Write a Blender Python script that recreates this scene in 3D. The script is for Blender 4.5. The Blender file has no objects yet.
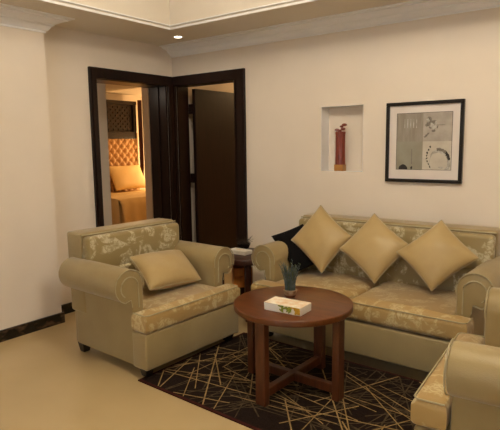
import bpy, bmesh, math, random
from mathutils import Vector, Matrix
random.seed(7)
sc = bpy.context.scene
COL = sc.collection
PI = math.pi

# ------------------------------------------------------------------ materials
def srgb(r, g, b):
    def f(c):
        c /= 255.0
        return c / 12.92 if c <= 0.04045 else ((c + 0.055) / 1.055) ** 2.4
    return (f(r), f(g), f(b), 1.0)

def base_mat(name, color, rough=0.6, metal=0.0, spec=0.5, sheen=0.0):
    m = bpy.data.materials.new(name); m.use_nodes = True
    b = m.node_tree.nodes['Principled BSDF']
    b.inputs['Base Color'].default_value = color
    b.inputs['Roughness'].default_value = rough
    b.inputs['Metallic'].default_value = metal
    b.inputs['Specular IOR Level'].default_value = spec
    b.inputs['Sheen Weight'].default_value = sheen
    return m, m.node_tree, b

def noise_mat(name, c1, c2, scale=8, rough=0.6, bump=0.0, bscale=60, stretch=(1, 1, 1), detail=4, lo=0.35, hi=0.65, spec=0.5, sheen=0.0, metal=0.0):
    m, nt, b = base_mat(name, c1, rough, metal, spec, sheen)
    N = nt.nodes; L = nt.links
    tc = N.new('ShaderNodeTexCoord'); mp = N.new('ShaderNodeMapping')
    mp.inputs['Scale'].default_value = stretch
    L.new(tc.outputs['Object'], mp.inputs['Vector'])
    n = N.new('ShaderNodeTexNoise'); n.inputs['Scale'].default_value = scale; n.inputs['Detail'].default_value = detail
    L.new(mp.outputs['Vector'], n.inputs['Vector'])
    r = N.new('ShaderNodeValToRGB')
    r.color_ramp.elements[0].position = lo; r.color_ramp.elements[0].color = c1
    r.color_ramp.elements[1].position = hi; r.color_ramp.elements[1].color = c2
    L.new(n.outputs['Fac'], r.inputs['Fac']); L.new(r.outputs['Color'], b.inputs['Base Color'])
    if bump:
        n2 = N.new('ShaderNodeTexNoise'); n2.inputs['Scale'].default_value = bscale
        L.new(mp.outputs['Vector'], n2.inputs['Vector'])
        bp = N.new('ShaderNodeBump'); bp.inputs['Strength'].default_value = bump; bp.inputs['Distance'].default_value = 0.01
        L.new(n2.outputs['Fac'], bp.inputs['Height']); L.new(bp.outputs['Normal'], b.inputs['Normal'])
    return m

def damask_mat(name, base, light, scale=7.0, rough=0.5):
    """woven ground with paler leafy scrolls"""
    m, nt, b = base_mat(name, base, rough, 0, 0.4, 0.25)
    N = nt.nodes; L = nt.links
    tc = N.new('ShaderNodeTexCoord')
    n = N.new('ShaderNodeTexNoise'); n.inputs['Scale'].default_value = scale
    n.inputs['Detail'].default_value = 3.0; n.inputs['Distortion'].default_value = 1.6
    L.new(tc.outputs['Object'], n.inputs['Vector'])
    r1 = N.new('ShaderNodeValToRGB')
    r1.color_ramp.elements[0].position = 0.50; r1.color_ramp.elements[0].color = (0, 0, 0, 1)
    r1.color_ramp.elements[1].position = 0.56; r1.color_ramp.elements[1].color = (1, 1, 1, 1)
    L.new(n.outputs['Fac'], r1.inputs['Fac'])
    v = N.new('ShaderNodeTexNoise'); v.inputs['Scale'].default_value = scale * 4.2
    v.inputs['Detail'].default_value = 2.0; v.inputs['Distortion'].default_value = 2.0
    L.new(tc.outputs['Object'], v.inputs['Vector'])
    r2 = N.new('ShaderNodeValToRGB')
    r2.color_ramp.elements[0].position = 0.42; r2.color_ramp.elements[0].color = (0.25, 0.25, 0.25, 1)
    r2.color_ramp.elements[1].position = 0.55; r2.color_ramp.elements[1].color = (1, 1, 1, 1)
    L.new(v.outputs['Fac'], r2.inputs['Fac'])
    mu = N.new('ShaderNodeMath'); mu.operation = 'MULTIPLY'
    L.new(r1.outputs['Color'], mu.inputs[0]); L.new(r2.outputs['Color'], mu.inputs[1])
    mx = N.new('ShaderNodeMix'); mx.data_type = 'RGBA'
    mx.inputs[6].default_value = base; mx.inputs[7].default_value = light
    L.new(mu.outputs[0], mx.inputs[0]); L.new(mx.outputs[2], b.inputs['Base Color'])
    w = N.new('ShaderNodeTexNoise'); w.inputs['Scale'].default_value = 180
    L.new(tc.outputs['Object'], w.inputs['Vector'])
    bp = N.new('ShaderNodeBump'); bp.inputs['Strength'].default_value = 0.15; bp.inputs['Distance'].default_value = 0.004
    L.new(w.outputs['Fac'], bp.inputs['Height']); L.new(bp.outputs['Normal'], b.inputs['Normal'])
    return m

def emit_mat(name, color, strength):
    m, nt, b = base_mat(name, color)
    b.inputs['Emission Color'].default_value = color
    b.inputs['Emission Strength'].default_value = strength
    return m

M = {}
M['wall'] = noise_mat('cream_plaster', srgb(232, 219, 202), srgb(228, 215, 198), 2.5, 0.75, 0.03, 90)
M['ceil'] = noise_mat('ceiling_paint', srgb(224, 214, 198), srgb(220, 210, 194), 2, 0.8)
M['crown'] = noise_mat('white_gloss_cornice', srgb(240, 238, 236), srgb(236, 234, 232), 3, 0.5)
M['floor'] = noise_mat('beige_polished_tile', srgb(194, 170, 126), srgb(186, 162, 118), 1.3, 0.18, 0.0)
M['marble'] = noise_mat('dark_veined_marble', srgb(22, 18, 16), srgb(110, 84, 62), 9, 0.25, detail=9, lo=0.5, hi=0.78, stretch=(1, 1, 2))
M['door'] = noise_mat('dark_wenge_wood', srgb(21, 9, 6), srgb(33, 14, 8), 6, 0.34, stretch=(6, 6, .5), spec=0.3)
M['fabric'] = noise_mat('tan_satin_fabric', srgb(156, 136, 92), srgb(148, 128, 85), 5, 0.42, 0.12, 220, sheen=0.25, spec=0.35)
M['damask'] = damask_mat('tan_leaf_damask', srgb(148, 129, 84), srgb(198, 186, 152))
M['damask_seat'] = damask_mat('warm_lit_leaf_damask', srgb(168, 137, 80), srgb(196, 176, 128))  # same damask, with warm light on the seat tops put into its colour
M['pillow'] = noise_mat('gold_satin', srgb(180, 154, 103), srgb(172, 146, 95), 7, 0.42, 0.1, 240, sheen=0.3, spec=0.4)
M['piping'] = noise_mat('pale_gold_piping', srgb(176, 163, 128), srgb(166, 153, 118), 20, 0.5)
M['foot'] = noise_mat('black_stained_foot', srgb(22, 16, 12), srgb(30, 20, 14), 12, 0.4)
M['wood'] = noise_mat('red_brown_wood', srgb(102, 55, 22), srgb(84, 44, 16), 7, 0.28, stretch=(1, 5, 5))
M['wood_leg'] = noise_mat('red_brown_leg_wood', srgb(90, 46, 20), srgb(70, 34, 14), 8, 0.35, stretch=(5, 5, .8))
M['wood_dark'] = noise_mat('dark_brown_wood', srgb(64, 30, 18), srgb(48, 22, 12), 8, 0.35, stretch=(5, 5, .8))
M['honey'] = noise_mat('honey_orange', srgb(226, 140, 60), srgb(206, 122, 48), 8, 0.4, stretch=(4, 4, .8))
M['rug'] = noise_mat('dark_brown_pile', srgb(36, 25, 19), srgb(27, 18, 14), 60, 0.95, 0.4, 300, spec=0.1)
M['rug_straw'] = noise_mat('straw_yarn', srgb(164, 136, 88), srgb(132, 108, 68), 30, 0.9, spec=0.1)
M['rug_grey'] = noise_mat('taupe_yarn', srgb(84, 70, 50), srgb(56, 46, 34), 30, 0.9, spec=0.1)
M['rug_edge'] = noise_mat('maroon_binding', srgb(66, 30, 24), srgb(54, 24, 20), 30, 0.9, spec=0.1)
M['black'] = noise_mat('black_cloth', srgb(8, 7, 8), srgb(14, 12, 13), 9, 0.9, 0.3, 60, spec=0.15)
M['frame'] = noise_mat('black_lacquer', srgb(14, 12, 14), srgb(20, 17, 18), 10, 0.25)
M['mat'] = noise_mat('white_mount_board', srgb(222, 212, 204), srgb(216, 206, 198), 5, 0.8)
M['art_a'] = noise_mat('warm_grey_print', srgb(152, 143, 130), srgb(138, 128, 114), 12, 0.7, stretch=(3, 1, .6))
M['art_b'] = noise_mat('light_grey_print', srgb(178, 168, 156), srgb(160, 150, 138), 14, 0.7)
M['art_c'] = noise_mat('green_grey_print', srgb(150, 146, 130), srgb(140, 134, 118), 9, 0.7)
M['art_d'] = noise_mat('cream_print', srgb(198, 190, 174), srgb(186, 176, 160), 12, 0.7)
M['art_dark'] = noise_mat('dark_ink', srgb(24, 20, 18), srgb(50, 44, 40), 40, 0.7)
M['art_mid'] = noise_mat('grey_ink', srgb(104, 96, 88), srgb(130, 122, 112), 60, 0.7)
M['art_pale'] = noise_mat('pale_ink', srgb(190, 186, 176), srgb(150, 144, 134), 40, 0.7)
M['vase'] = noise_mat('russet_glaze', srgb(136, 58, 36), srgb(100, 40, 26), 14, 0.3, stretch=(4, 4, 1))
M['gold'] = noise_mat('ochre_base', srgb(180, 128, 62), srgb(160, 108, 50), 14, 0.4)
M['white_card'] = noise_mat('white_printed_card', srgb(232, 226, 214), srgb(222, 214, 200), 10, 0.55)
M['card_top'] = noise_mat('cream_printed_card', srgb(224, 192, 152), srgb(238, 230, 212), 26, 0.55)
M['leaf_print'] = noise_mat('olive_leaf_print', srgb(96, 118, 28), srgb(150, 150, 30), 70, 0.55)
M['yellow_print'] = noise_mat('yellow_print', srgb(206, 160, 30), srgb(190, 140, 30), 60, 0.55)
M['pot'] = noise_mat('stone_pot', srgb(176, 158, 128), srgb(140, 100, 70), 24, 0.6)
M['pot_band'] = noise_mat('brown_band', srgb(120, 64, 36), srgb(96, 50, 30), 30, 0.6)
M['leaf'] = noise_mat('dusty_green_leaf', srgb(50, 66, 56), srgb(92, 104, 108), 30, 0.6)
M['leaf2'] = noise_mat('olive_leaf', srgb(96, 100, 52), srgb(70, 84, 46), 30, 0.6)
M['twig'] = noise_mat('dark_twig', srgb(44, 34, 26), srgb(66, 50, 36), 40, 0.8)
M['sheet'] = noise_mat('cream_bed_linen', srgb(226, 196, 140), srgb(220, 188, 130), 5, 0.7, 0.2, 12)
M['tuft'] = noise_mat('amber_velvet', srgb(196, 152, 100), srgb(184, 140, 88), 8, 0.6, sheen=0.3)
M['carved'] = noise_mat('dark_carved_wood', srgb(26, 9, 5), srgb(17, 6, 3), 8, 0.4)
M['drape'] = noise_mat('dark_red_drape', srgb(70, 22, 14), srgb(48, 14, 10), 20, 0.7, stretch=(8, 8, 1))
M['metal'] = noise_mat('brushed_steel', srgb(170, 168, 164), srgb(150, 148, 144), 30, 0.3, metal=1.0)
M['lampglow'] = emit_mat('lamp_glow', (1.0, 0.86, 0.62, 1), 9)
M['glass'] = base_mat('window_glass', (1, 1, 1, 1), 0.02)[0]
M['glass'].node_tree.nodes['Principled BSDF'].inputs['Transmission Weight'].default_value = 1.0

# ------------------------------------------------------------------ mesh helpers
def link(name, bm, mats, parent=None, smooth=False, loc=None):
    if not isinstance(mats, (list, tuple)): mats = [mats]
    bmesh.ops.recalc_face_normals(bm, faces=bm.faces[:])
    me = bpy.data.meshes.new(name); bm.to_mesh(me); bm.free()
    for m in mats: me.materials.append(m)
    if smooth:
        for p in me.polygons: p.use_smooth = True
        try: me.set_sharp_from_angle(angle=math.radians(42))
        except Exception: pass
    o = bpy.data.objects.new(name, me); COL.objects.link(o)
    if parent: o.parent = parent
    if loc: o.location = loc
    return o

def box(bm, x0, x1, y0, y1, z0, z1, mi=0, bev=0.0, seg=2):
    r = bmesh.ops.create_cube(bm, size=1.0)
    vs = r['verts']
    for v in vs:
        v.co = Vector(((x0 + x1) / 2 + v.co.x * (x1 - x0), (y0 + y1) / 2 + v.co.y * (y1 - y0), (z0 + z1) / 2 + v.co.z * (z1 - z0)))
    fs = set(f for v in vs for f in v.link_faces)
    for f in fs: f.material_index = mi
    if bev:
        es = list(set(e for v in vs for e in v.link_edges))
        bmesh.ops.bevel(bm, geom=es, offset=bev, segments=seg, profile=0.5, affect='EDGES')
    return vs

def BX(*a, **k):
    bm = bmesh.new(); box(bm, *a, **k); return bm

def cyl(bm, c, r0, r1, h, seg=32, axis='z', mi=0, bev=0.0):
    m = Matrix.Translation(Vector(c))
    if axis == 'y': m = m @ Matrix.Rotation(PI / 2, 4, 'X')
    if axis == 'x': m = m @ Matrix.Rotation(PI / 2, 4, 'Y')
    r = bmesh.ops.create_cone(bm, cap_ends=True, segments=seg, radius1=r0, radius2=r1, depth=h, matrix=m)
    for f in set(f for v in r['verts'] for f in v.link_faces): f.material_index = mi
    if bev:
        es = [e for e in set(e for v in r['verts'] for e in v.link_edges) if len(e.link_faces) == 2 and any(len(f.verts) > 4 for f in e.link_faces)]
        bmesh.ops.bevel(bm, geom=es, offset=bev, segments=3, profile=0.5, affect='EDGES')

def extrude_poly(bm, pts, d, bev=0.0, seg=3, mi=0):
    """closed polygon (list of 3-vectors) swept along d"""
    vs = [bm.verts.new(p) for p in pts]
    f = bm.faces.new(vs)
    r = bmesh.ops.extrude_face_region(bm, geom=[f])
    nv = [g for g in r['geom'] if isinstance(g, bmesh.types.BMVert)]
    bmesh.ops.translate(bm, verts=nv, vec=d)
    allv = vs + nv
    for ff in set(f for v in allv for f in v.link_faces): ff.material_index = mi
    if bev:
        caps = [ff for ff in set(f for v in allv for f in v.link_faces) if len(ff.verts) == len(pts) and all((v in vs) for v in ff.verts) or all((v in nv) for v in ff.verts)]
        es = set(e for ff in caps for e in ff.edges)
        bmesh.ops.bevel(bm, geom=list(es), offset=bev, segments=seg, profile=0.5, affect='EDGES')

def tube(bm, pts, r, seg=6, closed=False, mi=0, taper=None):
    n = len(pts); rings = []
    pts = [Vector(p) for p in pts]
    for i, p in enumerate(pts):
        a = pts[(i - 1) % n] if (closed or i > 0) else p
        b = pts[(i + 1) % n] if (closed or i < n - 1) else p
        t = (b - a).normalized()
        ref = Vector((0, 0, 1)) if abs(t.z) < 0.9 else Vector((1, 0, 0))
        u = t.cross(ref).normalized(); w = t.cross(u)
        rr = r if taper is None else r * (1 + (taper - 1) * i / (n - 1))
        rings.append([bm.verts.new(p + (u * math.cos(2 * PI * k / seg) + w * math.sin(2 * PI * k / seg)) * rr) for k in range(seg)])
    m = n if closed else n - 1
    for i in range(m):
        A = rings[i]; B = rings[(i + 1) % n]
        for k in range(seg):
            f = bm.faces.new((A[k], A[(k + 1) % seg], B[(k + 1) % seg], B[k])); f.material_index = mi
    if not closed:
        f = bm.faces.new(rings[0]); f.material_index = mi
        f = bm.faces.new(rings[-1][::-1]); f.material_index = mi

def lathe(bm, prof, c=(0, 0, 0), seg=32, mi=0):
    rings = []
    for r, z in prof:
        rings.append([bm.verts.new((c[0] + r * math.cos(2 * PI * k / seg), c[1] + r * math.sin(2 * PI * k / seg), c[2] + z)) for k in range(seg)])
    for A, B in zip(rings, rings[1:]):
        for k in range(seg):
            f = bm.faces.new((A[k], A[(k + 1) % seg], B[(k + 1) % seg], B[k])); f.material_index = mi
    f = bm.faces.new(rings[0][::-1]); f.material_index = mi
    f = bm.faces.new(rings[-1]); f.material_index = mi

def tag(o, label=None, cat=None, group=None, kind=None):
    if label: o['label'] = label
    if cat: o['category'] = cat
    if group: o['group'] = group
    if kind: o['kind'] = kind
    return o

def empty(name, loc, rz, label, cat, group=None):
    o = bpy.data.objects.new(name, None); COL.objects.link(o)
    o.location = loc; o.rotation_euler = (0, 0, rz); o.empty_display_size = 0.1
    return tag(o, label, cat, group)

def struct(name, bm, mats, smooth=False, parent=None):
    o = link(name, bm, mats, parent, smooth)
    if parent is None: o['kind'] = 'structure'
    return o

def dup(root, loc, rz, label):
    r = root.copy(); COL.objects.link(r); r.location = loc; r.rotation_euler = (0, 0, rz); r['label'] = label
    for ch in list(root.children):
        c = ch.copy(); COL.objects.link(c); c.parent = r
        for g in list(ch.children):
            d = g.copy(); COL.objects.link(d); d.parent = c
    return r

# ------------------------------------------------------------------ room shell
ZS, ZC = 2.442, 3.25          # soffit height, tray ceiling height
RX, RY = 6.2, -6.0            # far corner of the room behind the camera
T2 = 0.15
TW = 0.25                     # wall thickness

def wall_cells(axis, lo, hi, z0, z1, holes, t0, t1):
    """wall running along `axis` made of blocks around rectangular holes (a0,a1,zb,zt)"""
    us = sorted(set([lo, hi] + [h[0] for h in holes] + [h[1] for h in holes]))
    bm = bmesh.new()
    for a, b in zip(us, us[1:]):
        hs = sorted([h for h in holes if h[0] <= a + 1e-6 and h[1] >= b - 1e-6], key=lambda h: h[2])
        z = z0
        for h in hs + [None]:
            top = z1 if h is None else h[2]
            if top - z > 1e-4:
                if axis == 'x': box(bm, a, b, t0, t1, z, top)
                else: box(bm, t0, t1, a, b, z, top)
            if h is not None: z = h[3]
    return bm

D1 = (-0.965, -0.085)    # doorway in the left wall (y range)
D2 = (0.055, 0.885)      # doorway in the back wall (x range)
DT = 2.075
struct('wall_left', wall_cells('y', RY, 0.0, 0, ZC, [(D1[0], D1[1], 0, DT)], -TW, 0), M['wall'])
NX0, NX1, NZ0, NZ1, ND = 1.757, 2.142, 1.217, 1.757, 0.13
bm = wall_cells('x', -TW, RX + TW, 0, ZC, [(D2[0], D2[1], 0, DT), (NX0, NX1, NZ0, NZ1)], 0, T2)
box(bm, NX0, NX1, ND, T2, NZ0, NZ1)
struct('wall_back', bm, M['wall'])
bm = bmesh.new()
box(bm, NX0, NX0 + .003, .001, ND, NZ0, NZ1); box(bm, NX1 - .003, NX1, .001, ND, NZ0, NZ1)
box(bm, NX0, NX1, .001, ND, NZ1 - .003, NZ1); box(bm, NX0, NX1, .001, ND, NZ0 - .001, NZ0 + .0003)
struct('trim_4', bm, M['crown'])
struct('wall_left_projection', BX(0, 0.182, RY, -1.553, 0, ZS), M['wall'])
W0, W1 = 2.2, 4.6
struct('wall_front', wall_cells('x', -TW, RX + TW, 0, ZC, [(W0, W1, 0.9, 2.2)], RY - TW, RY), M['wall'])
struct('wall_right', BX(RX, RX + TW, RY, 0, 0, ZC), M['wall'])
struct('floor', BX(-6.5, RX + TW, RY - TW, 5.0, -0.1, 0), M['floor'])
SW = 0.621
bm = bmesh.new()
box(bm, 0, SW, RY, 0, ZS, ZC); box(bm, SW, RX, -SW, 0, ZS, ZC)
box(bm, RX - SW, RX, RY, -SW, ZS, ZC); box(bm, SW, RX - SW, RY, RY + SW, ZS, ZC)
box(bm, -TW, RX + TW, RY - TW, TW, ZC, ZC + 0.1)
struct('ceiling', bm, M['ceil'])
# window behind the viewer
bm = bmesh.new()
for a, b, c, d in ((W0, W1, 0.9, 0.95), (W0, W1, 2.15, 2.2), (W0, W0 + .05, .95, 2.15), (W1 - .05, W1, .95, 2.15), (3.375, 3.425, .95, 2.15)):
    box(bm, a, b, RY - 0.16, RY - 0.1, c, d)
wn = struct('window_1', bm, M['crown'])
link('pane', BX(W0 + .05, W1 - .05, RY - .135, RY - .125, .95, 2.15), M['glass'], wn)

# stepped cornice profile swept along a path (list of (x,y) with an outward normal mitre)
PROF = [(0.0, -0.113), (0.012, -0.113), (0.012, -0.1), (0.024, -0.094), (0.036, -0.08), (0.044, -0.066), (0.06, -0.058), (0.06, -0.05), (0.09, -0.036),
        (0.115, -0.026), (0.135, -0.022), (0.135, -0.012), (0.17, -0.008), (0.17, 0.0), (0.0, 0.0)]
def cornice(name, path, offs, k=1.0):
    bm = bmesh.new(); rings = []
    for (x, y), (nx, ny) in zip(path, offs):
        rings.append([bm.verts.new((x + nx * p, y + ny * p, ZS + h * k)) for p, h in PROF])
    n = len(PROF)
    for A, B in zip(rings, rings[1:]):
        for i in range(n): bm.faces.new((A[i], A[(i + 1) % n], B[(i + 1) % n], B[i]))
    bm.faces.new(rings[0]); bm.faces.new(rings[-1][::-1])
    return struct(name, bm, M['crown'])
cornice('trim_1', [(0.0, 0), (RX, 0)], [(0, -1), (0, -1)], 0.86)
cornice('trim_2', [(0.182, RY), (0.182, -1.553), (0.0, -1.553)], [(1, 0), (1, 1), (0, 1)])
# fine bead on the inner edge of the lowered soffit
bm = bmesh.new()
box(bm, SW - .003, SW + .010, RY + SW, -SW - .010, ZS - 0.004, ZS + 0.012)
box(bm, SW - .003, RX - SW, -SW - .010, -SW + .003, ZS - 0.004, ZS + 0.012)
box(bm, SW, SW + .018, RY + SW, -SW - .018, ZS + 0.024, ZS + 0.034)
box(bm, SW, RX - SW, -SW - .018, -SW, ZS + 0.024, ZS + 0.034)
struct('trim_3', bm, M['crown'])

# skirting of dark veined marble
BH = 0.088
bm = BX(0, 0.016, -1.553, D1[0] - 0.075, 0, BH)
struct('baseboard_left', bm, M['marble'])
struct('baseboard_projection', BX(0.182, 0.198, RY, -1.537, 0, BH), M['marble'])
bm = bmesh.new(); box(bm, 0.96, RX, -0.016, 0, 0, BH)
struct('baseboard_back', bm, M['marble'])

# ------------------------------------------------------------------ doorways
# door_1: left wall
bm = bmesh.new()
o1, o2 = D1[0] - 0.072, -0.0005
box(bm, 0, 0.03, o1, D1[0], 0, 2.06, bev=.004); box(bm, 0, 0.03, D1[1], -0.002, 0, 2.06, bev=.004)
box(bm, 0, 0.03, o1, -0.002, 2.055, 2.15, bev=.006)
box(bm, 0.03, 0.04, o1 + .012, o1 + .03, 0, 2.138); box(bm, 0.03, 0.04, D1[1] + .03, D1[1] + .045, 0, 2.1)
box(bm, -TW, 0, D1[0] - .001, D1[0] + .02, 0, DT); box(bm, -TW, 0, D1[1] - .02, D1[1] + .001, 0, DT)
box(bm, -TW, 0, D1[0] + .02, D1[1] - .02, DT - .025, DT)
box(bm, -0.14, -0.10, D1[1] - .032, D1[1] - .02, 0, DT - .025)
struct('door_1', bm, M['door'])
# door_2: back wall, leaf open into the room beyond
bm = bmesh.new()
box(bm, 0.031, D2[0], -0.03, 0, 0, 2.06, bev=.004); box(bm, D2[1] - .05, 0.956, -0.03, 0, 0, 2.06, bev=.004)
box(bm, 0.031, 0.956, -0.03, 0, 2.055, 2.15, bev=.004)
box(bm, 0.93, 0.944, -0.036, -0.03, 0, 2.138); box(bm, 0.845, 0.858, -0.04, -0.03, 0, 2.06)
box(bm, D2[0] - .001, D2[0] + .02, 0, T2, 0, DT); box(bm, D2[1] - .02, D2[1] + .001, 0, T2, 0, DT)
box(bm, D2[0] + .02, D2[1] - .02, 0, T2, DT - .02, DT)
d2 = struct('door_2', bm, M['door'])
lf = link('door_leaf', BX(0.122, 0.162, 0.158, 0.96, 0.01, 2.035, bev=.004), M['door'], d2)
for z in (0.3, 1.1, 1.83):
    link('hinge', BX(0.076, 0.124, 0.150, 0.168, z - .05, z + .05), M['door'], lf)
bm = bmesh.new(); cyl(bm, (0.168, 0.89, 1.02), .026, .026, .012, 20, 'x'); tube(bm, [(0.17, .89, 1.02), (.20, .89, 1.02), (.205, .87, 1.02), (.205, .78, 1.02)], .009, 8)
tag(link('handle', bm, M['metal'], lf, True), 'steel lever handle')

# ------------------------------------------------------------------ rooms beyond
bm = bmesh.new()
box(bm, -6.3, -TW, -1.6, -1.45, 0, 2.5)
box(bm, -6.3, -4.75, -1.45, 4.9, 0, 2.5)
box(bm, -6.3, -TW, 4.75, 4.9, 0, 2.5)
struct('wall_bedroom', bm, M['wall'])
struct('wall_bedroom_entry_left', BX(-1.2, -1.08, -1.45, -0.015, 0, 2.2), M['wall'])
struct('wall_bedroom_entry_right', BX(-1.2, -1.08, 0.635, 4.75, 0, 2.5), M['wall'])
struct('wall_hall_side', BX(-TW, 0, T2, 4.9, 0, 2.5), M['wall'])
struct('ceiling_bedroom', BX(-6.3, -TW, -1.6, 4.9, 2.5, 2.6), M['ceil'])
struct('ceiling_entry_soffit', BX(-2.6, -TW, -1.45, 0.72, 2.2, 2.5), M['ceil'])
struct('wall_far_hall', BX(0, 3.0, 2.6, 2.7, 0, 2.5), M['wall'])
struct('wall_far_hall_side', BX(2.9, 3.0, T2, 2.6, 0, 2.5), M['wall'])
struct('ceiling_far_hall', BX(0, 3.0, T2, 2.7, 2.5, 2.6), M['ceil'])

# bed
bed = empty('bed', (-3.5, 2.34, 0), 0, 'wide bed with cream covers and a tufted amber headboard seen through the left doorway', 'bed')
def off(bm, p=(3.5, -2.2, 0)):
    bmesh.ops.translate(bm, verts=bm.verts[:], vec=p); return bm
link('mattress', off(BX(-4.45, -2.52, 1.17, 3.28, 0.2, 0.55, bev=.05, seg=4)), M['sheet'], bed, True)
# cover hanging over the foot with soft folds
bm = bmesh.new(); ny = 60; rows = [(-3.7, .585), (-2.75, .64), (-2.54, .625), (-2.47, .54), (-2.45, .36), (-2.44, .2), (-2.44, .1)]
grid = []
for ri, (x, z) in enumerate(rows):
    r = []
    for j in range(ny + 1):
        y = 1.12 + (3.32 - 1.12) * j / ny
        w = max(0, ri - 2) * 0.008 * math.sin(j * 1.1) + max(0, ri - 2) * .005 * math.sin(j * .37 + 1)
        r.append(bm.verts.new((x + w, y, z)))
    grid.append(r)
for A, B in zip(grid, grid[1:]):
    for j in range(ny): bm.faces.new((A[j], A[j + 1], B[j + 1], B[j]))
# side drop
prev = [g[0] for g in grid[:3]]
low = [bm.verts.new((v.co.x, 1.10 + .01 * k, 0.1)) for k, v in enumerate(prev)]
for k in range(2): bm.faces.new((prev[k], prev[k + 1], low[k + 1], low[k]))
cov = link('bed_cover', off(bm), M['sheet'], bed, True)
s = cov.modifiers.new('s', 'SOLIDIFY'); s.thickness = 0.02
bm = bmesh.new()
box(bm, -4.6, -4.55, 1.1, 3.30, 0.1, 1.72)
n1, n2 = 130, 66; g = []
for i in range(n1 + 1):
    r = []
    for j in range(n2 + 1):
        y = 1.14 + 2.08 * i / n1; z = 0.5 + 1.09 * j / n2
        a = (y / 0.082); b = (z / 0.09)
        d = abs(math.sin(PI * (a + b) / 2)) * abs(math.sin(PI * (a - b) / 2))
        r.append(bm.verts.new((-4.54 + 0.055 * d ** 0.6, y, z)))
    g.append(r)
for i in range(n1):
    for j in range(n2):
        bm.faces.new((g[i][j], g[i + 1][j], g[i + 1][j + 1], g[i][j + 1]))
link('headboard', off(bm), M['tuft'], bed, True)
bm = bmesh.new()
box(bm, -4.6, -4.50, 1.1, 3.24, 1.60, 1.74, bev=.01)
box(bm, -4.6, -4.55, 1.1, 3.24, 1.74, 2.35)
box(bm, -4.56, -4.48, 1.1, 3.24, 2.28, 2.35)
box(bm, -4.56, -4.50, 3.17, 3.24, 1.74, 2.28); box(bm, -4.56, -4.50, 1.1, 1.17, 1.74, 2.28)
for k in range(34):   # carved lattice
    y = 1.2 + k * .06
    for q in range(9):
        z = 1.78 + q * .055
        if (k + q) % 2: box(bm, -4.555, -4.535, y - .018, y + .018, z - .016, z + .016)
tag(link('carved_panel', off(bm), M['carved'], bed), 'dark carved wood panel above the tufting')

def pillow_pts(bm, top, right, bot, left, T, n=18, pinch=0.06, mi=0, sag=0.0):
    """stuffed cushion whose four corners are given"""
    top, right, bot, left = map(Vector, (top, right, bot, left))
    c = (top + right + bot + left) / 4
    A = (right - left) / 2; B = (top - bot) / 2
    N = A.cross(B).normalized()
    def P(u, v, s):
        t = max(0.0, (1 - u * u)) * max(0.0, (1 - v * v))
        uu = u * (1 - pinch * (1 - v * v) * abs(u)); vv = v * (1 - pinch * (1 - u * u) * abs(v))
        a = (uu - vv) / 2; b = (uu + vv) / 2
        th = T / 2 * t ** 0.38
        wob = 0.006 * math.sin(5 * u + 2 * v) * math.sin(4 * v + 1) * t
        return c + A * a + B * b + N * (s * th + wob)
    front = [[None] * (n + 1) for _ in range(n + 1)]; back = [[None] * (n + 1) for _ in range(n + 1)]
    for i in range(n + 1):
        for j in range(n + 1):
            u = math.sin((-1 + 2 * i / n) * PI / 2); v = math.sin((-1 + 2 * j / n) * PI / 2)
            front[i][j] = bm.verts.new(P(u, v, 1))
            back[i][j] = front[i][j] if i in (0, n) or j in (0, n) else bm.verts.new(P(u, v, -1))
    for i in range(n):
        for j in range(n):
            for G, fl in ((front, 0), (back, 1)):
                q = [G[i][j], G[i + 1][j], G[i + 1][j + 1], G[i][j + 1]]
                f = bm.faces.new(q[::-1] if fl else q); f.material_index = mi
    rim = [P(math.sin((-1 + 2 * i / n) * PI / 2), -1, 0) for i in range(n + 1)] + [P(1, math.sin((-1 + 2 * j / n) * PI / 2), 0) for j in range(1, n + 1)] \
        + [P(math.sin((1 - 2 * i / n) * PI / 2), 1, 0) for i in range(1, n + 1)] + [P(-1, math.sin((1 - 2 * j / n) * PI / 2), 0) for j in range(1, n)]
    return rim
for i, (y0, y1) in enumerate(((2.50, 3.33),)):
    bm = bmesh.new()
    pillow_pts(bm, (-4.42, y0, 1.06), (-4.42, y1, 1.06), (-4.15, y1, .60), (-4.15, y0, .60), .2)
    tag(link('bed_pillow', bm, M['sheet'], None, True),
        'cream bed pillow leaning on the tufted headboard beyond the left doorway', 'pillow')
# drape beside the headboard
bm = bmesh.new(); pts = []
for k in range(25):
    t = k / 24; pts.append((-4.46 + .02 * math.sin(k * 1.6), 3.40 + .09 * t))
r0 = []
for z, wd in ((2.38, 1.0), (1.4, 1.0), (1.0, .9), (.72, .35)):
    r0.append([bm.verts.new((x, 3.40 + (y - 3.40) * wd + (1 - wd) * .03, z)) for x, y in pts])
for A, B in zip(r0, r0[1:]):
    for k in range(24): bm.faces.new((A[k], A[k + 1], B[k + 1], B[k]))
o = tag(link('bed_drape', bm, M['drape'], None, True), 'narrow dark red drape hanging beside the tufted headboard', 'curtain')
s = o.modifiers.new('s', 'SOLIDIFY'); s.thickness = 0.012

# ------------------------------------------------------------------ upholstered seats
def arm_profile(side, W):
    """closed outline (x,z) of a rolled arm, outer side = `side`"""
    xc = W / 2; zc = 0.588; r = 0.107
    p = [(xc - 0.105, 0.069), (xc - 0.105, 0.56)]
    for k in range(17):                       # over the roll, from inner to outer underside
        a = PI - k * (PI * 1.38) / 16
        p.append((xc + r * math.cos(a), zc + r * math.sin(a)))
    p += [(xc - 0.006, 0.50), (xc - 0.016, 0.45), (xc - 0.018, 0.069)]
    return [(side * x, z) for x, z in p]

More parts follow.
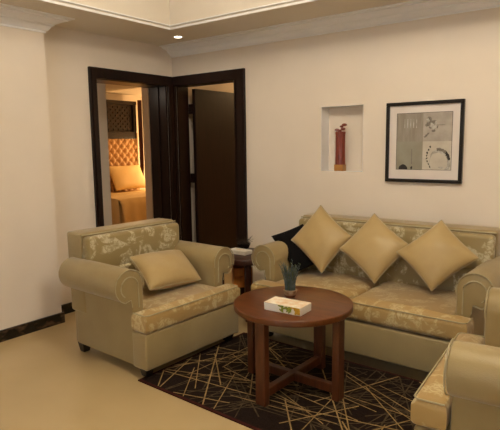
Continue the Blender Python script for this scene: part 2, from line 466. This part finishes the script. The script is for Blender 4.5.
def build_seat(root, W, D, ncush, front_z, zfoot_front):
    yf = -D; zbase = .068 if ncush == 1 else .084
    # body
    bm = bmesh.new()
    box(bm, -W / 2 + .02, W / 2 - .02, yf + .06, -.03, .07, .30, bev=.008)
    box(bm, -W / 2, W / 2, yf, yf + .138, zbase, .302, bev=.014, seg=3)
    link('base', bm, M['fabric'], root, True)
    # arms
    for s_ in (-1, 1):
        bm = bmesh.new()
        pr = arm_profile(s_, W)
        extrude_poly(bm, [(x, yf + .138, z) for x, z in pr], (0, D - .150 - .045, 0), .012, 3)
        arm = link('arm', bm, M['fabric'], root, True)
        bm = bmesh.new()   # piping round the scroll face, and its inner welt
        front = [(x, yf + .135, z) for x, z in pr[1:-1]]
        tube(bm, front, .0036, 6)
        inner = []
        for k in range(15):
            a = PI - k * (PI * 1.3) / 14
            inner.append((s_ * (W / 2 + .066 * math.cos(a)), yf + .134, 0.582 + .066 * math.sin(a)))
        tube(bm, [(s_ * (W / 2 - .066), yf + .134, .44)] + inner, .004, 6)
        tag(link('arm_piping', bm, M['piping'], arm, True), 'pale piping round the scroll of the arm')
    # backrest
    bm = bmesh.new()
    vs = box(bm, -W / 2 + .01, W / 2 - .01, -.19, -.005, .30, .866, bev=.02, seg=4)
    for v in bm.verts:
        if v.co.z > .3: v.co.y += (v.co.z - .3) * .02
    link('backrest', bm, M['fabric'], root, True)
    bm = bmesh.new()
    box(bm, -W / 2 + .105, W / 2 - .105, -.29, -.18, .34, .62, bev=.03, seg=4)
    for v in bm.verts: v.co.y += (v.co.z - .34) * .12
    box(bm, -W / 2 + .016, W / 2 - .016, -.252, -.17, .60, .846, bev=.028, seg=4)
    link('back_cushion', bm, M['damask'], root, True)
    bm = bmesh.new()
    tube(bm, [(-W / 2 + .012, -.188, .70), (-W / 2 + .012, -.188, .853), (W / 2 - .012, -.188, .853), (W / 2 - .012, -.188, .70)], .005, 6)
    link('back_piping', bm, M['piping'], root, True)
    # seat cushions, T-shaped in front of the arms
    xi = W / 2 - .11; ye = yf + .128; zb, zt = front_z, front_z + .128
    cuts = [(-1, 1)] if ncush == 1 else [(-1, 0), (0, 1)]
    for a, b in cuts:
        xo0 = -W / 2 - .005 if a == -1 else .003; xo1 = W / 2 + .005 if b == 1 else -.003
        xi0 = -xi if a == -1 else .003; xi1 = xi if b == 1 else -.003
        pts = [(xo0, yf - .012), (xo1, yf - .012), (xo1, ye), (xi1, ye), (xi1, -.23), (xi0, -.23), (xi0, ye), (xo0, ye)]
        cl = []
        for p in pts:
            if not cl or (abs(p[0] - cl[-1][0]) + abs(p[1] - cl[-1][1])) > 1e-5: cl.append(p)
        bm = bmesh.new()
        extrude_poly(bm, [(x, y, zb) for x, y in cl], (0, 0, zt - zb), .036, 5)
        # crown the top a little
        top = [f for f in bm.faces if f.normal.z > .9 or f.calc_center_median().z > zt - .001]
        link_o = None
        big = max(bm.faces, key=lambda f: f.calc_area() * (1 if f.calc_center_median().z > (zb + zt) / 2 else 0))
        r = bmesh.ops.inset_region(bm, faces=[big], thickness=.022, depth=0)
        bmesh.ops.translate(bm, verts=list(big.verts), vec=(0, 0, .010))
        cu = link('seat_cushion', bm, M['damask_seat'], root, True)
        bm = bmesh.new()
        w0 = xo0 + .008; w1 = xo1 - .008
        tube(bm, [(w0, ye - .01, zt - .006), (w0, yf + .01, zt - .006), (w0 + .02, yf - .006, zt - .006), (w1 - .02, yf - .006, zt - .006), (w1, yf + .01, zt - .006), (w1, ye - .01, zt - .006)], .004, 6)
        link('cushion_piping', bm, M['piping'], cu, True)
    for sx in (-1, 1):
        for y, z0 in ((yf + (.07 if ncush == 1 else .13), zfoot_front), (-.08, 0.0)):
            bm = bmesh.new()
            vs = box(bm, -.035, .035, -.035, .035, 0, .07 - z0, bev=.004)
            for v in bm.verts:
                if v.co.z < .02: v.co.x *= .7; v.co.y *= .7
            bmesh.ops.translate(bm, verts=bm.verts[:], vec=(sx * (W / 2 - .055), y, z0))
            tag(link('foot', bm, M['foot'], root), 'dark tapered foot')

RUGZ = 0.010
ch = empty('armchair', (0.795, -1.428, 0), math.radians(87.5), 'tan rolled-arm armchair in front of the left doorway, single gold pillow on it', 'armchair', 'matching tan armchairs')
build_seat(ch, 0.87, 0.84, 1, 0.300, RUGZ)
dup(ch, (4.105, -1.462, 0), math.radians(-86), 'tan rolled-arm armchair cut off by the right edge of the picture, nearest the viewer')
sf = empty('sofa', (2.485, -0.098, 0), math.radians(-.8), 'tan two-seat sofa with rolled arms against the wall under the framed picture', 'sofa')
build_seat(sf, 1.53, 0.845, 2, 0.310, 0.0)

# ------------------------------------------------------------------ scatter pillows
def cushion(name, corners, T, label, cat='pillow', mat='pillow', group=None, piping=True):
    bm = bmesh.new(); rim = pillow_pts(bm, *corners, T)
    o = tag(link(name, bm, M[mat], None, True), label, cat, group)
    if piping:
        bm = bmesh.new(); tube(bm, rim, .0035, 6, True)
        link('piping', bm, M['piping'] if mat == 'pillow' else M[mat], o, True)
    return o
G = 'gold scatter pillows on the sofa'
cushion('throw_pillow', ((1.976, -.385, .983), (2.261, -.42, .747), (2.109, -.60, .500), (1.791, -.53, .694)), .145, 'gold scatter pillow on its corner, leftmost on the sofa beside the black cloth', group=G)
cushion('throw_pillow', ((2.417, -.385, .95), (2.719, -.42, .721), (2.521, -.60, .488), (2.219, -.53, .67)), .145, 'gold scatter pillow on its corner, middle of the sofa', group=G)
cushion('throw_pillow', ((2.892, -.385, .941), (3.173, -.42, .69), (2.91, -.60, .500), (2.662, -.53, .692)), .145, 'gold scatter pillow on its corner, next to the right arm of the sofa', group=G)
cushion('throw_pillow', ((1.12, -1.104, .63), (1.43, -1.175, .478), (1.43, -1.70, .505), (1.12, -1.57, .68)), .17, 'gold scatter pillow lying flat on the seat of the left armchair')
# black folded garment in the sofa corner
cushion('folded_cloth', ((1.82, -.37, .80), (2.05, -.43, .57), (1.93, -.66, .465), (1.61, -.57, .735)), .08, 'folded black cloth tucked between the left sofa arm and the first pillow', 'cloth', 'black', piping=False)

# ------------------------------------------------------------------ tables
def round_table(name, loc, r, h, th, lr, rot, mt, ml, label, z0=0.0, legw=.056):
    t = empty(name, loc, rot, label, 'table')
    bm = bmesh.new(); cyl(bm, (0, 0, h - th / 2), r, r, th, 72, bev=.006)
    link('tabletop', bm, mt, t, True)
    for k in range(4):
        a = k * PI / 2
        bm = BX(lr - .022, lr + .022, -legw / 2, legw / 2, z0, h - th, bev=.004)
        bmesh.ops.rotate(bm, verts=bm.verts[:], cent=(0, 0, 0), matrix=Matrix.Rotation(a, 3, 'Z'))
        link('leg', bm, ml, t)
    for k in range(2):
        bm = BX(-lr + .02, lr - .02, -.02, .02, z0 + .035 + .0, z0 + .085, bev=.004)
        if k: bmesh.ops.rotate(bm, verts=bm.verts[:], cent=(0, 0, 0), matrix=Matrix.Rotation(PI / 2, 3, 'Z'))
        link('stretcher', bm, ml, t)
    return t
round_table('coffee_table', (2.371, -1.414, 0), .351, .528, .036, .305, math.radians(-1.5), M['wood'], M['wood_leg'], 'round red-brown wooden coffee table with crossed stretchers on the patterned rug', z0=RUGZ, legw=.066)
st = round_table('side_table', (1.30, -.50, 0), .255, .53, .05, .20, math.radians(45), M['wood_dark'], M['wood_dark'], 'small round dark wooden side table in the corner between armchair and sofa', legw=.05)
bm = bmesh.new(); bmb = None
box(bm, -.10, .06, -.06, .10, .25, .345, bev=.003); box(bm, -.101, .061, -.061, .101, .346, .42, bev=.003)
tag(link('orange_patch_box', bm, M['honey'], st), 'honey-coloured stand-in box for an orange patch under the dark top')  # box made up to stand for an unidentified orange patch

def tissue_box(name, loc, rz, L, Wd, H, label, leaf=True):
    bm = bmesh.new(); box(bm, -L / 2, L / 2, -Wd / 2, Wd / 2, 0, H, bev=.003)
    for f in bm.faces:
        if f.calc_center_median().z > H - .002: f.material_index = 1
    o = link(name, bm, [M['white_card'], M['card_top'] if leaf else M['white_card']], None)
    o.location = loc; o.rotation_euler = (0, 0, rz); tag(o, label, 'tissue box')
    if leaf:
        bm = bmesh.new(); rnd = random.Random(3)
        def lf_(x, z, a, l, w, mi):
            pts = []
            for k in range(10):
                t = 2 * PI * k / 10
                px = math.cos(t) * l / 2; pz = math.sin(t) * w / 2
                X = x + px * math.cos(a) - pz * math.sin(a); Z = z + px * math.sin(a) + pz * math.cos(a)
                pts.append((min(max(X, -L / 2 + .003), L / 2 - .003), -Wd / 2 - .0009 - rnd.random() * .0004, min(max(Z, .003), H - .003)))
            f = bm.faces.new([bm.verts.new(p) for p in pts]); f.material_index = mi
        for k in range(13): lf_(-.015 + rnd.random() * .075, .012 + rnd.random() * .03, rnd.random() * 3, .034, .011, 0)
        for k in range(6): lf_(.07 + rnd.random() * .04, .008 + rnd.random() * .035, rnd.random() * 3, .036, .016, 1)
        for k in range(4): lf_(.02 + rnd.random() * .09, .035 + rnd.random() * .01, 0, .03, .008, 1)
        link('leaf_print', bm, [M['leaf_print'], M['yellow_print'], M['pot_band']], o)
    bm = bmesh.new(); cyl(bm, (0, 0, H + .0008), .03, .03, .001, 24)
    for v in bm.verts: v.co.x *= 1.6; v.co.y *= .6
    link('slot', bm, M['card_top'], o)
    return o
tissue_box('tissue_box', (2.432, -1.566, .5285), math.radians(3), .235, .125, .046, 'white tissue box printed with yellow and green leaves on the coffee table')
tissue_box('tissue_box', (1.265, -.515, .5305), math.radians(-2), .19, .10, .033, 'plain white tissue box on the dark corner side table', leaf=False)

# potted plant on coffee table
def plant(loc, label):
    p = empty('potted_plant', loc, 0, label, 'plant')
    bm = bmesh.new(); lathe(bm, [(.024, 0), (.029, .004), (.033, .02), (.041, .042), (.043, .05), (.037, .05), (.035, .043)], seg=28)
    link('pot', bm, M['pot'], p, True)
    bm = bmesh.new(); lathe(bm, [(.0295, .004), (.0335, .014), (.0352, .018), (.0320, .018), (.0280, .005)], seg=28)
    link('pot_band', bm, M['pot_band'], p, True)
    bm = bmesh.new(); rnd = random.Random(11)
    for k in range(80):
        a = rnd.random() * 2 * PI; r = rnd.random() * .032; lean = .1 + rnd.random() * .4
        h = .09 + rnd.random() * .085
        pts = []
        for q in range(6):
            t = q / 5
            pts.append((math.cos(a) * (r + lean * h * t * t * .6), math.sin(a) * (r + lean * h * t * t * .6), .04 + h * t))
        tube(bm, pts, .0038, 4, taper=.3, mi=k % 2 if k % 3 == 0 else 0)
        for q in range(1, 6):      # short needles up each stem
            b = Vector(pts[q]); an = rnd.random() * 2 * PI
            tube(bm, [b, b + Vector((math.cos(an) * .009, math.sin(an) * .009, .010))], .0022, 4, taper=.3, mi=0 if rnd.random() < .7 else 1)
    link('foliage', bm, [M['leaf'], M['leaf2']], p, True)
    return p
plant((2.312, -1.352, .5285), 'small spiky dark green plant in a stone pot behind the printed tissue box')

# dark bowl with twigs on side table
b = empty('twig_bowl', (1.170, -.345, .5305), 0, 'dark bowl of dried twigs on the corner side table behind the white box', 'bowl')
bm = bmesh.new(); lathe(bm, [(.035, 0), (.05, .012), (.062, .04), (.064, .05), (.056, .05), (.05, .04)], seg=28)
link('bowl', bm, M['frame'], b, True)
bm = bmesh.new(); rnd = random.Random(5)
for k in range(40):
    a = rnd.random() * 2 * PI; l = .03 + rnd.random() * .06; e = .5 + rnd.random() * .8
    p0 = Vector((rnd.uniform(-.03, .03), rnd.uniform(-.03, .03), .04))
    tube(bm, [p0, p0 + Vector((math.cos(a) * l * .6, math.sin(a) * l * .6, l * e * .4 + .004)), p0 + Vector((math.cos(a) * l, math.sin(a) * l, l * e * .7))], .0022, 4, taper=.5)
link('twigs', bm, M['twig'], b, True)

# ------------------------------------------------------------------ rug
bm = bmesh.new(); RL, RW = 2.25, 1.03
box(bm, 0, RL, 0, RW, 0.0005, .008, 0, bev=.002)
box(bm, -.006, RL + .006, -.006, .012, 0.0003, .0084, 3); box(bm, -.006, .012, .012, RW, 0.0003, .0084, 3)
box(bm, RL - .012, RL + .006, .012, RW, 0.0003, .0084, 3); box(bm, .012, RL - .012, RW - .012, RW + .006, 0.0003, .0084, 3)
rnd = random.Random(21)
def clip(p, d, L):
    t0, t1 = -L / 2, L / 2
    for c, dd, hi in ((p[0], d[0], RL - .015), (p[1], d[1], RW - .015)):
        lo = .015
        if abs(dd) < 1e-6: continue
        a, b_ = (lo - c) / dd, (hi - c) / dd
        if a > b_: a, b_ = b_, a
        t0 = max(t0, a); t1 = min(t1, b_)
    return t0, t1
for k in range(230):
    p = (rnd.uniform(.02, RL - .02), rnd.uniform(.02, RW - .02)); a = rnd.uniform(0, PI); d = (math.cos(a), math.sin(a))
    straw = k % 3 == 0
    L = rnd.uniform(.35, 1.05) if straw else rnd.uniform(.3, .8); w = (.0036 if straw else .0042) * rnd.uniform(.7, 1.15)
    t0, t1 = clip(p, d, L)
    if t1 - t0 < .05: continue
    n = (-d[1] * w, d[0] * w); z = .0083 + (.0006 if straw else 0) + k * .000002
    q = [(p[0] + d[0] * t0 - n[0], p[1] + d[1] * t0 - n[1], z), (p[0] + d[0] * t1 - n[0], p[1] + d[1] * t1 - n[1], z),
         (p[0] + d[0] * t1 + n[0], p[1] + d[1] * t1 + n[1], z), (p[0] + d[0] * t0 + n[0], p[1] + d[1] * t0 + n[1], z)]
    f = bm.faces.new([bm.verts.new(v) for v in q]); f.material_index = 1 if straw else 2
me_r = link('rug', bm, [M['rug'], M['rug_straw'], M['rug_grey'], M['rug_edge']])
me_r.location = (1.555, -1.913, 0); me_r.rotation_euler = (0, 0, math.radians(-1.8))
tag(me_r, 'dark brown rug with random straw-coloured lines under the coffee table', 'rug')

# ------------------------------------------------------------------ framed picture
PX0, PX1, PZ0, PZ1 = 2.346, 2.925, 1.148, 1.752
pic = empty('framed_picture', ((PX0 + PX1) / 2, -.001, (PZ0 + PZ1) / 2), 0, 'square black-framed grey collage print with white mount hanging above the sofa', 'picture')
hw, hh = (PX1 - PX0) / 2, (PZ1 - PZ0) / 2; fw = .026
bm = bmesh.new()
box(bm, -hw, hw, -.03, 0, hh - fw, hh, bev=.003); box(bm, -hw, hw, -.03, 0, -hh, -hh + fw, bev=.003)
box(bm, -hw, -hw + fw, -.03, 0, -hh + fw, hh - fw, bev=.003); box(bm, hw - fw, hw, -.03, 0, -hh + fw, hh - fw, bev=.003)
link('picture_frame', bm, M['frame'], pic)
link('mount', BX(-hw + fw, hw - fw, -.014, -.002, -hh + fw, hh - fw), M['mat'], pic)
aw0, aw1, ah0, ah1 = -hw + .085, hw - .082, -hh + .098, hh - .085
mx_ = aw0 + (aw1 - aw0) * .49; mz = ah0 + (ah1 - ah0) * .50
bm = bmesh.new(); y = -.0152
box(bm, aw0 - .003, aw1 + .003, -.0148, -.013, ah0 - .003, ah1 + .003, 4)
def quad(a, b_, c, d, mi, yy=-.0155):
    f = bm.faces.new([bm.verts.new(v) for v in ((a, yy, c), (b_, yy, c), (b_, yy, d), (a, yy, d))]); f.material_index = mi
quad(aw0, mx_, mz, ah1, 0); quad(mx_, aw1, mz, ah1, 1); quad(aw0, mx_, ah0, mz, 2); quad(mx_, aw1, ah0, mz, 3)
dn = [0]
def blob(cx, cz, rx, rz, mi, n=12, jag=.25, a0=0, a1=2 * PI, seed=1):
    rr = random.Random(seed); dn[0] += 1; pts = []
    for k in range(n):
        a = a0 + (a1 - a0) * k / (n if a1 - a0 > 6.2 else n - 1); s_ = 1 + rr.uniform(-jag, jag)
        pts.append((min(max(cx + rx * s_ * math.cos(a), aw0), aw1), -.0157 - dn[0] * .00001, min(max(cz + rz * s_ * math.sin(a), ah0), ah1)))
    f = bm.faces.new([bm.verts.new(p) for p in pts]); f.material_index = mi
W_, H_ = aw1 - aw0, ah1 - ah0
for k in range(5): quad(aw0 + W_ * (.14 + k * .055), aw0 + W_ * (.155 + k * .055), ah0 + H_ * .74, ah0 + H_ * .90, 6, -.0156)
blob(aw0 + W_ * .13, ah0, W_ * .085, H_ * .09, 4, 14, .03, 0, PI)
quad(aw0 + W_ * .285, aw0 + W_ * .297, ah0 + H_ * .1, ah0 + H_ * .36, 5, -.0156)
blob(aw0 + W_ * .29, ah0 + H_ * .03, W_ * .02, H_ * .025, 4, 9, .3)
rr = random.Random(4)
for k in range(16):
    a = rr.uniform(0, 2 * PI); q = rr.uniform(.15, 1)
    blob(aw0 + W_ * (.63 + .12 * q * math.cos(a)), ah0 + H_ * (.79 + .13 * q * math.sin(a)), W_ * rr.uniform(.02, .045), H_ * rr.uniform(.02, .05), 5 if k % 3 else 6, 9, .45, seed=k)
quad(aw0 + W_ * .72, aw0 + W_ * .88, ah0 + H_ * .775, ah0 + H_ * .785, 5, -.0156)
for k in range(4): blob(aw0 + W_ * (.53 + .02 * k), ah0 + H_ * (.58 + .02 * k), W_ * .02, H_ * .018, 5, 8, .5, seed=40 + k)
blob(aw0 + W_ * .80, ah0 + H_ * .14, W_ * .19, H_ * .24, 6, 22, .06, seed=9)
blob(aw0 + W_ * .78, ah0 + H_ * .12, W_ * .155, H_ * .19, 3, 20, .10, seed=12)
for k in range(9):
    a = math.radians(18 + k * 10); blob(aw0 + W_ * (.79 + .18 * math.cos(a)), ah0 + H_ * (.13 + .225 * math.sin(a)), W_ * .028, H_ * .026, 4 if k < 4 else 5, 8, .4, seed=60 + k)
for k in range(8):
    blob(aw0 + W_ * (.63 - .065 * math.sin(k * .45)), ah0 + H_ * (.40 - .05 * k), W_ * .015, H_ * .02, 4, 7, .5, seed=80 + k)
blob(aw0 + W_ * .83, ah0 + H_ * .04, W_ * .05, H_ * .02, 6, 9, .4, seed=99)
link('print', bm, [M['art_a'], M['art_b'], M['art_c'], M['art_d'], M['art_dark'], M['art_mid'], M['art_pale']], pic)

# ------------------------------------------------------------------ russet vase in niche
v = empty('niche_vase', (1.905, .065, NZ0 + .0005), 0, 'tall russet fluted vase on an ochre base standing in the wall niche', 'vase')
bm = bmesh.new(); box(bm, -.042, .042, -.03, .03, 0, .055, bev=.004)
tag(link('base', bm, M['gold'], v), 'ochre base')
bm = bmesh.new(); seg = 40; rings = []
for r, z in ((.044, .055), (.043, .10), (.041, .2), (.042, .30), (.046, .325), (.040, .33)):
    rings.append([bm.verts.new(((r + .003 * math.cos(8 * 2 * PI * k / seg)) * math.cos(2 * PI * k / seg), .75 * (r + .003 * math.cos(8 * 2 * PI * k / seg)) * math.sin(2 * PI * k / seg), z)) for k in range(seg)])
for A, B in zip(rings, rings[1:]):
    for k in range(seg): bm.faces.new((A[k], A[(k + 1) % seg], B[(k + 1) % seg], B[k]))
bm.faces.new(rings[0][::-1]); bm.faces.new(rings[-1])
link('vase_body', bm, M['vase'], v, True)
for (x, z, s_) in ((-.034, .345, 1), (-.008, .338, .9), (.022, .352, 1), (.034, .385, 1.05), (.01, .372, .8)):
    bm = bmesh.new()
    bmesh.ops.create_icosphere(bm, subdivisions=2, radius=.017 * s_)
    for q in bm.verts: q.co *= 1 + .18 * math.sin(q.co.x * 400) * math.cos(q.co.z * 380)
    bmesh.ops.scale(bm, verts=bm.verts[:], vec=(1.25, 1, .75)); bmesh.ops.translate(bm, verts=bm.verts[:], vec=(x, 0, z))
    link('finial', bm, M['vase'], v, True)

# ------------------------------------------------------------------ ceiling downlights
def downlight(x, y, label, real=True):
    t = empty('downlight', (x, y, ZS), 0, label, 'ceiling light', 'recessed soffit downlights')
    bm = bmesh.new(); lathe(bm, [(.050, -.0005), (.050, -.006), (.036, -.006), (.033, -.001)], seg=32)
    link('trim_ring', bm, M['crown'], t, True)
    bm = bmesh.new(); cyl(bm, (0, 0, -.0045), .033, .033, .004, 24)
    tag(link('lens', bm, M['lampglow'], t), 'glowing lens')
    return t
DL = downlight(.466, -.372, 'lit recessed downlight in the soffit above the room corner')

def area(name, loc, size, power, color, rot=(0, 0, 0), shape='DISK', sy=None, spread=None):
    l = bpy.data.lights.new(name, 'AREA'); l.shape = shape; l.size = size; l.energy = power; l.color = color
    if sy: l.size_y = sy
    if spread: l.spread = spread
    o = bpy.data.objects.new(name, l); COL.objects.link(o); o.location = loc; o.rotation_euler = rot
    return o
def spot(name, loc, power, color, ang=100, blend=.5, r=.03):
    l = bpy.data.lights.new(name, 'SPOT'); l.energy = power; l.color = color; l.spot_size = math.radians(ang); l.spot_blend = blend; l.shadow_soft_size = r
    o = bpy.data.objects.new(name, l); COL.objects.link(o); o.location = loc
    return o
def point(name, loc, power, color, r=.1):
    l = bpy.data.lights.new(name, 'POINT'); l.energy = power; l.color = color; l.shadow_soft_size = r
    o = bpy.data.objects.new(name, l); COL.objects.link(o); o.location = loc
    return o
WARM = (1.0, .89, .71)
point('ceiling_lamp_light', (3.4, -2.35, 2.95), 88, WARM, .12)
point('ceiling_lamp_light', (1.9, -1.9, 3.0), 18, WARM, .12)
spot('downlight_beam', (.466, -.372, ZS - .03), 9, WARM, 120, .7)
area('window_daylight', (3.4, RY - .05, 1.55), 2.2, 360, (.68, .83, 1.0), (math.radians(-90), 0, 0), 'RECTANGLE', 1.2)
point('bedside_lamp_light', (-3.9, 3.95, 1.2), 70, (1.0, .62, .27), .12)
point('bedroom_ceiling_light', (-2.9, 2.0, 2.3), 20, (1.0, .62, .28), .1)
point('entry_fill', (-.62, -.75, 2.05), 2.2, (1.0, .85, .68), .08)  # added fill without a fixture, lightens the wall ends in the entry
point('far_hall_light', (.75, 2.2, 2.3), 26, (1.0, .68, .34), .1)

w = bpy.data.worlds.new('world'); sc.world = w; w.use_nodes = True
w.node_tree.nodes['Background'].inputs[0].default_value = (.55, .68, .9, 1)
w.node_tree.nodes['Background'].inputs[1].default_value = .25

# ------------------------------------------------------------------ camera
cam = bpy.data.cameras.new('camera'); co = bpy.data.objects.new('camera', cam); COL.objects.link(co)
cam.sensor_width = 36; cam.lens = 522.3 * 36 / 500; cam.clip_start = .05; cam.clip_end = 60
R2 = Vector((0.7971821, 0.60358444, -0.01365745)); U2 = Vector((-0.07046135, 0.11548082, 0.99080744)); F = Vector((-0.59961312, 0.78889163, -0.13458862))
m = Matrix((R2, U2, -F)).transposed().to_4x4(); m.translation = Vector((3.98504665, -3.94597244, 1.4543848))
co.matrix_world = m
sc.camera = co
sc.view_settings.view_transform = 'Standard'; sc.view_settings.look = 'None'
sc.view_settings.gamma = 1; sc.view_settings.use_curve_mapping = False
sc.view_settings.exposure = 0.0
